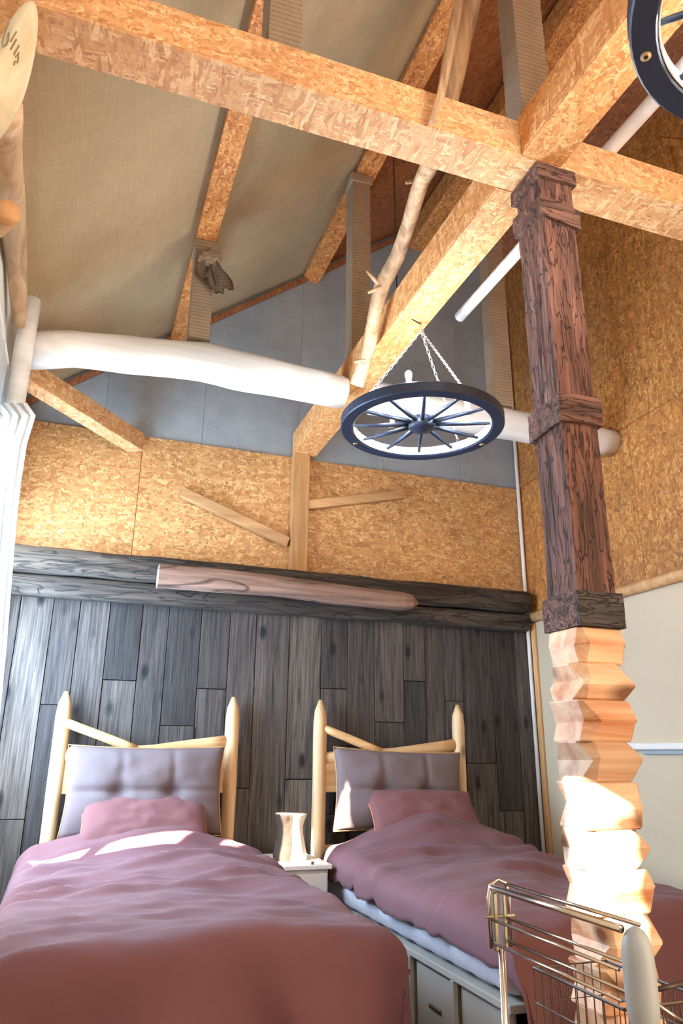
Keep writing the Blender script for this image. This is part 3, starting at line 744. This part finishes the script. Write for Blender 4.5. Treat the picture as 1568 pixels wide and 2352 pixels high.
def duvet(name, x0, x1, yh, yf, hemL, hemR, hemF, label, seed, ridge, hump, outL=.07, outR=.07, outF=.10):
    """one cloth surface: flat over the mattress, rolling down over its sides and foot"""
    nu, nv = 96, 130; bm = bmesh.new(); rows = []
    top = .615
    W = x1-x0; L = yh-yf
    sl, sr, sf = max(.05, top-hemL), max(.05, top-hemR), max(.05, top-hemF)
    def edge(s, ln, out):                                      # distance past the edge -> (outward, down)
        r = .085
        if s <= 0: return 0, 0
        if s < r*1.57: a = s/r; return r*math.sin(a), r*(1-math.cos(a))
        d = s-r*1.57; return r+out*min(1, d/ln), r+d
    for j in range(nv+1):
        v = j/nv*(L+sf+.05); row = []
        for i in range(nu+1):
            uu = -sl-.03+(W+sl+sr+.06)*i/nu
            ox = od = 0; x_ = min(max(uu, .0), W)
            if uu < .04: ox, od = edge(.04-uu, sl, outL); x_ = .04; ox = -ox
            elif uu > W-.04: ox, od = edge(uu-(W-.04), sr, outR); x_ = W-.04
            oy = oz = 0; y_ = v
            if v > L-.05: oy, oz = edge(v-(L-.05), sf, outF); y_ = L-.05
            X = x0+x_+ox; Y = yh-y_-oy; Z = top-max(od, oz)-.25*min(od, oz)
            flat = 1 if (od < .02 and oz < .02) else 0
            p = Vector((X*1.0, Y*1.0, 0))
            # broad swells and wrinkles
            Z += .022*noise.noise(Vector((X*2.2+seed, Y*2.0, 0)))
            crown = math.sin(math.pi*min(max((X-x0)/W, 0), 1)); Z += .025*crown*(1 if oz < .1 else .3)
            Z += hump(X, Y)
            wr = 0
            for (yy, am, wd, sk) in ridge:
                d = (Y-(yy+sk*(X-x0)+.05*noise.noise(Vector((X*2.5, yy*3+seed, 0)))))/wd
                wr += am*math.exp(-d*d)*(.5+noise.noise(Vector((X*3+yy*7, seed, 2))))
            Z += wr*(1 if oz < .05 else 0)
            Z += (.012*(1-abs(noise.noise(Vector((X*2.4+1.2*Y, Y*4.5-X*1.5, seed)))*2.2)) + .007*(1-abs(noise.noise(Vector((X*5-2*Y, Y*9+X*2, seed+5)))*2.5)))*(1 if oz < .1 else .3)
            Z += .0045*noise.noise(Vector((X*9, Y*22, seed))) + .006*noise.noise(Vector((X*5, Y*11, seed+3)))
            if oz > .03:
                f = min(1, (oz-.03)/.25); Y -= f*(.06*math.sin(X*13+seed+2.2*noise.noise(Vector((X*2, Z*2, seed))))+.035*noise.noise(Vector((X*5+Z*2, Z*1.6, seed)))+.030*(1-2.2*abs(noise.noise(Vector((X*4.5+Z*2.5, Z*1.1, seed+2))))))
            if od > .03:
                f = min(1, (od-.03)/.2)*(1 if hemL < .3 or uu > 0 else .5)
                X += (-1 if uu < W/2 else 1)*f*(.022*math.sin(Y*17+seed)+.03*noise.noise(Vector((Y*5, Z*2, seed+8))))
            if od > 0 and oz > 0:                      # corner pulls round
                k = min(1, od/.2)*min(1, oz/.2); X += (x0+W/2-X)*.06*k
            Z = max(Z, .02)
            row.append(bm.verts.new((X, Y, Z)))
        rows.append(row)
    for j in range(nv):
        for i in range(nu): bm.faces.new((rows[j][i], rows[j][i+1], rows[j+1][i+1], rows[j+1][i]))
    bmesh.ops.recalc_face_normals(bm, faces=bm.faces)
    o = tag(emit(name, bm, DUVET, None, True), label, 'duvet')
    md = o.modifiers.new('thickness', 'SOLIDIFY'); md.thickness = .014; md.offset = -1
    return o
def g(d, w_): return math.exp(-(d/w_)**2)
duvet('duvet', -.13, 1.03, 4.34, 2.385, .12, .10, .06, 'dusty mauve duvet spread over the left bed and hanging to the floor at its foot', 3.1,
      [(3.78, .05, .035, .06), (3.60, .035, .022, .16), (3.45, .05, .03, .28), (3.30, .04, .022, .12), (3.92, .05, .04, -.03), (3.12, .03, .03, .22), (4.06, .04, .03, .1), (2.9, .012, .05, 0)],
      lambda X, Y: .17*g(Y-4.25, .17)*g(X-.40, .50) + .05*g(Y-3.62, .22)*g(X-.62, .42))
duvet('duvet', 1.455, 2.52, 4.30, 2.36, .495, .12, .06, 'dusty mauve duvet on the right hand bed, its left hem lifted off the white mattress', 8.7,
      [(3.78, .045, .035, .05), (3.5, .03, .03, .1), (3.2, .04, .03, -.12), (2.9, .03, .03, .15), (4.0, .04, .03, .0)],
      lambda X, Y: .18*g(Y-4.18, .28)*g(X-2.08, .5) + .02*g(Y-3.2, .5)*g(X-1.7, .3), outL=.0)
def cushion(name, c, hx, hy, hz, mat, label, cat, tilt=0, tufts=(), roll=0, piping=None):
    bm = bmesh.new(); nu, nv = 44, 30; grid = {}
    R_ = Matrix.Rotation(tilt, 3, 'X') @ Matrix.Rotation(roll, 3, 'Y')
    def surf(u_, v_, s):
        d = (max(0, 1-abs(u_)**2.6)*max(0, 1-abs(v_)**2.6))**.42
        x_ = u_*hx*(1-.05*(1-abs(v_)**2)*abs(u_)**3*1.0); z_ = v_*hz*(1-.06*(1-abs(u_)**2)*abs(v_)**3)
        y_ = s*hy*d
        if s < 0:
            for (a, b, am) in tufts: y_ += am*math.exp(-(((u_-a)*hx/.045)**2+((v_-b)*hz/.04)**2))
            if tufts: y_ += .020*math.exp(-(((v_-tufts[0][1])*hz)/.014)**2)*d
            for (a, b, am) in tufts:
                if v_ > b: y_ += .014*math.exp(-(((u_-a)*hx)/.012)**2)*d*min(1, (v_-b)*4)
        y_ += s*.006*d*noise.noise(Vector((u_*3+c[0], v_*3, s)))*2 + .003*noise.noise(Vector((u_*12, v_*5, c[0])))*d
        return Vector(c) + R_ @ Vector((x_, y_, z_))
    f_ = {}
    for s in (-1, 1):
        for i in range(nu+1):
            for j in range(nv+1):
                if s == 1 and (i in (0, nu) or j in (0, nv)): f_[s, i, j] = f_[-1, i, j]
                else: f_[s, i, j] = bm.verts.new(surf(-1+2*i/nu, -1+2*j/nv, s))
        for i in range(nu):
            for j in range(nv): bm.faces.new((f_[s, i, j], f_[s, i+1, j], f_[s, i+1, j+1], f_[s, i, j+1]))
    if piping or tufts:
        t = thing(name, Vector(c)-Vector((0, 0, hz)), label, cat)
        emit('cover', bm, mat, t, True)
        for (a, b, am) in tufts:
            q = surf(a, b, -1); emit('tuft_button', tube([q+Vector((0, -.004, 0)), q+Vector((0, .004, 0))], .009, 10), mat, t, True)
        if piping:
            loop = [surf(-1+2*i/16, -1, -1) for i in range(16)] + [surf(1, -1+2*i/12, -1) for i in range(12)] + [surf(1-2*i/16, 1, -1) for i in range(16)] + [surf(-1, 1-2*i/12, -1) for i in range(13)]
            emit('piping', tube(loop, .004, 6), piping, t, True)
        return t
    return tag(emit(name, bm, mat, None, True), label, cat)
cushion('back_cushion', (.43, 4.375, .95), .425, .085, .235, TAUPE, 'taupe tufted back cushion leaning on the left bed headboard', 'cushion', -.12, ((-.33, -.02, .045), (.33, -.02, .045)), 0, PINE_POST)
cushion('back_cushion', (1.945, 4.375, .945), .43, .085, .235, TAUPE, 'taupe tufted back cushion leaning on the right bed headboard', 'cushion', -.12, ((-.30, -.02, .045), (.36, -.02, .045)), .03, PINE_POST)
cushion('pillow', (.43, 4.265, .80), .33, .075, .15, PILLOW, 'brick mauve pillow tucked against the left back cushion', 'pillow', -.75, (), 0, PIPING)
cushion('pillow', (2.04, 4.24, .82), .35, .08, .16, PILLOW, 'brick mauve pillow with a rust edge against the right back cushion', 'pillow', -.75, (), .02, PIPING)

# ------------------------------------------------------------ nightstand and stump lamp
ns = thing('nightstand', (1.22, 4.25, 0), 'white nightstand standing between the two beds', 'nightstand')
emit('table_top', box(1.12, 1.385, 4.0, 4.5, .575, .60, .004), WHITE, ns)
emit('body', box(1.14, 1.37, 4.03, 4.49, .06, .574, .003), WHITE, ns)
for k, z_ in enumerate((.33, .09)):
    d = emit('drawer', box(1.15, 1.36, 4.012, 4.029, z_, z_+.225, .003), WHITE, ns)
    emit('knob', tube([(1.23, 4.012, z_+.11), (1.23, 3.995, z_+.11)], .011, 10), BRASSY, d, True)
for (a_, b_) in ((1.16, 4.05), (1.35, 4.05), (1.16, 4.47), (1.35, 4.47)): emit('foot', tube([(a_, b_, 0), (a_, b_, .06)], .016, 8), WHITE, ns)
st = thing('stump_lamp', (1.215, 4.22, .60), 'waisted bark covered stump lamp on the white nightstand', 'lamp')
prof = [(.092, .0), (.090, .03), (.078, .08), (.068, .13), (.066, .17), (.074, .20), (.086, .225), (.088, .235)]
def stump(a0, a1, mat, name, off):
    bm = bmesh.new(); n = 20; rows = []
    for r, h_ in prof:
        row = []
        for k in range(n+1):
            a = a0+(a1-a0)*k/n; rr = r+off+ (.006*noise.noise(Vector((math.cos(a)*4, math.sin(a)*4, h_*18))) if off else 0)
            row.append(bm.verts.new((1.215+rr*math.cos(a), 4.22+rr*math.sin(a), .60+h_)))
        rows.append(row)
    for i in range(len(rows)-1):
        for k in range(n): bm.faces.new((rows[i][k], rows[i][k+1], rows[i+1][k+1], rows[i+1][k]))
    if not off:
        bm.faces.new(rows[-1][:-1]); bm.faces.new(rows[0][:-1][::-1])
    else: bmesh.ops.solidify(bm, geom=bm.faces[:], thickness=.006)
    emit(name, bm, mat, st, True)
stump(0, 2*math.pi, WAXY, 'stump', 0); stump(math.radians(150), math.radians(255), BARK, 'bark_strip', .005)
kn = tube([(1.28, 4.02, .60), (1.28, 4.02, .612)], .008, 8)
tag(emit('small_stone', kn, DARKBOX, None, True), 'tiny dark pebble on the white nightstand before the stump lamp', 'pebble')

# ------------------------------------------------------------ drying rack and wire basket in the foreground
dr = thing('drying_rack', (.86, 1.25, 0), 'chrome drying rack with grey plastic end cap in front of the pillar', 'rack')
XA = .855
def rr_(x, y, Y): return atY(x, y, Y)
A = [atX(1128, 2038, XA)]; yA = A[0].y
B = atX(1425, 2120, XA); yB = B.y; zt = A[0].z
emit('top_tube', tube([(XA, yA, zt), (XA, yB, zt-.0)], .0065, 12), CHROME, dr, True)
emit('top_tube', tube([(XA+.035, yA, zt+.004), (XA+.035, yB, zt+.004)], .0035, 10), CHROME, dr, True)
for dz in (.058, .10):
    for dx in (-.004, .034):
        emit('rod', tube([(XA+dx, yA, zt-dz), (XA+dx, yB+.01, zt-dz)], .0032, 8), CHROME, dr, True)
# end bracket loop
loop = [(XA-.006, yA, zt-.11), (XA-.008, yA, zt-.02), (XA-.002, yA, zt+.004), (XA+.016, yA, zt+.014), (XA+.034, yA, zt+.006), (XA+.040, yA, zt-.02), (XA+.038, yA, zt-.11)]
emit('end_loop', tube(loop, .004, 8), CHROME, dr, True)
emit('end_bracket', box(XA+.0, XA+.010, yA-.006, yA+.006, zt-.115, zt-.01, .002), BRASSY, dr)
emit('end_bracket', box(XA+.022, XA+.030, yA-.006, yA+.006, zt-.115, zt-.01, .002), BRASSY, dr)
emit('bracket_bar', box(XA-.02, XA+.05, yA-.004, yA+.004, zt-.056, zt-.050, .001), BRASSY, dr)
emit('leg', tube([(XA+.016, yA, zt-.11), (XA+.016, yA, 0)], .007, 10), CHROME, dr, True)
# grey capsule cap
bm = bmesh.new(); cc = Vector((XA+.018, yB-.01, zt-.072)); rows = []
for i in range(25):
    z_ = -1+2*i/24; r = max(.02, (1-abs(z_)**4))**.5
    rows.append([bm.verts.new((cc.x+.026*r*math.cos(2*math.pi*k/20), cc.y+.022*r*math.sin(2*math.pi*k/20), cc.z+z_*.077)) for k in range(20)])
for i in range(24):
    for k in range(20): bm.faces.new((rows[i][k], rows[i][(k+1) % 20], rows[i+1][(k+1) % 20], rows[i+1][k]))
bm.faces.new(rows[0][::-1]); bm.faces.new(rows[-1])
tag(emit('end_cap', bm, GREYPLAST, dr, True), 'rounded grey plastic cap')
emit('leg', tube([(cc.x, cc.y, zt-.165), (cc.x, cc.y, 0)], .011, 12), GREYPLAST, dr, True)
emit('arm', tube([(cc.x+.02, cc.y, zt-.085), (cc.x+.075, cc.y-.005, zt-.078)], .004, 8), BLACKWIRE, dr, True)
emit('arm', tube([(cc.x+.02, cc.y+.004, zt-.10), (cc.x+.12, cc.y+.03, zt-.155)], .004, 8), CHROME, dr, True)
zs_ = .62
for y in (yA, yB-.01):
    emit('shelf_bar', tube([(cc.x, y, zs_-.006), (XA+.26, y, zs_-.006)], .004, 8), CHROME, dr, True)
for dx in (.0, .24): emit('leg', tube([(XA+.26, (yA if dx else yB-.01), zs_-.006), (XA+.26, (yA if dx else yB-.01), 0)], .007, 8), CHROME, dr, True)
wbk = thing('wire_basket', (1.0, 1.22, zs_), 'dark thin wire basket behind the grey plastic cap at the bottom edge', 'basket')
bx0, bx1, by0, by1 = .925, 1.10, yB+.10, yA-.03; zr = .75
def zl(k): return zr
emit('rim_wire', tube([(bx0, by0, zr), (bx1, by0, zr), (bx1, by1, zr), (bx0, by1, zr), (bx0, by0, zr)], .003, 6), BLACKWIRE, wbk)
emit('base_wire', tube([(bx0, by0, zs_+.002), (bx1, by0, zs_+.002), (bx1, by1, zs_+.002), (bx0, by1, zs_+.002), (bx0, by0, zs_+.002)], .003, 6), BLACKWIRE, wbk)
emit('middle_wire', tube([(bx0, by0, zr-.06), (bx1, by0, zr-.06), (bx1, by1, zr-.06), (bx0, by1, zr-.06), (bx0, by0, zr-.06)], .0016, 6), BLACKWIRE, wbk)
for k in range(9):
    x_ = bx0+(bx1-bx0)*k/9
    for y_ in (by0, by1): emit('upright_wire', tube([(x_, y_, zs_), (x_, y_, zr)], .0013, 5), BLACKWIRE, wbk)
for k in range(1, 10):
    y_ = by0+(by1-by0)*k/10
    for x_ in (bx0, bx1): emit('upright_wire', tube([(x_, y_, zs_), (x_, y_, zr)], .0013, 5), BLACKWIRE, wbk)
for k in range(1, 6):
    x_ = bx0+(bx1-bx0)*k/6; emit('bottom_wire', tube([(x_, by0, zs_+.001), (x_, by1, zs_+.001)], .0016, 5), BLACKWIRE, wbk)
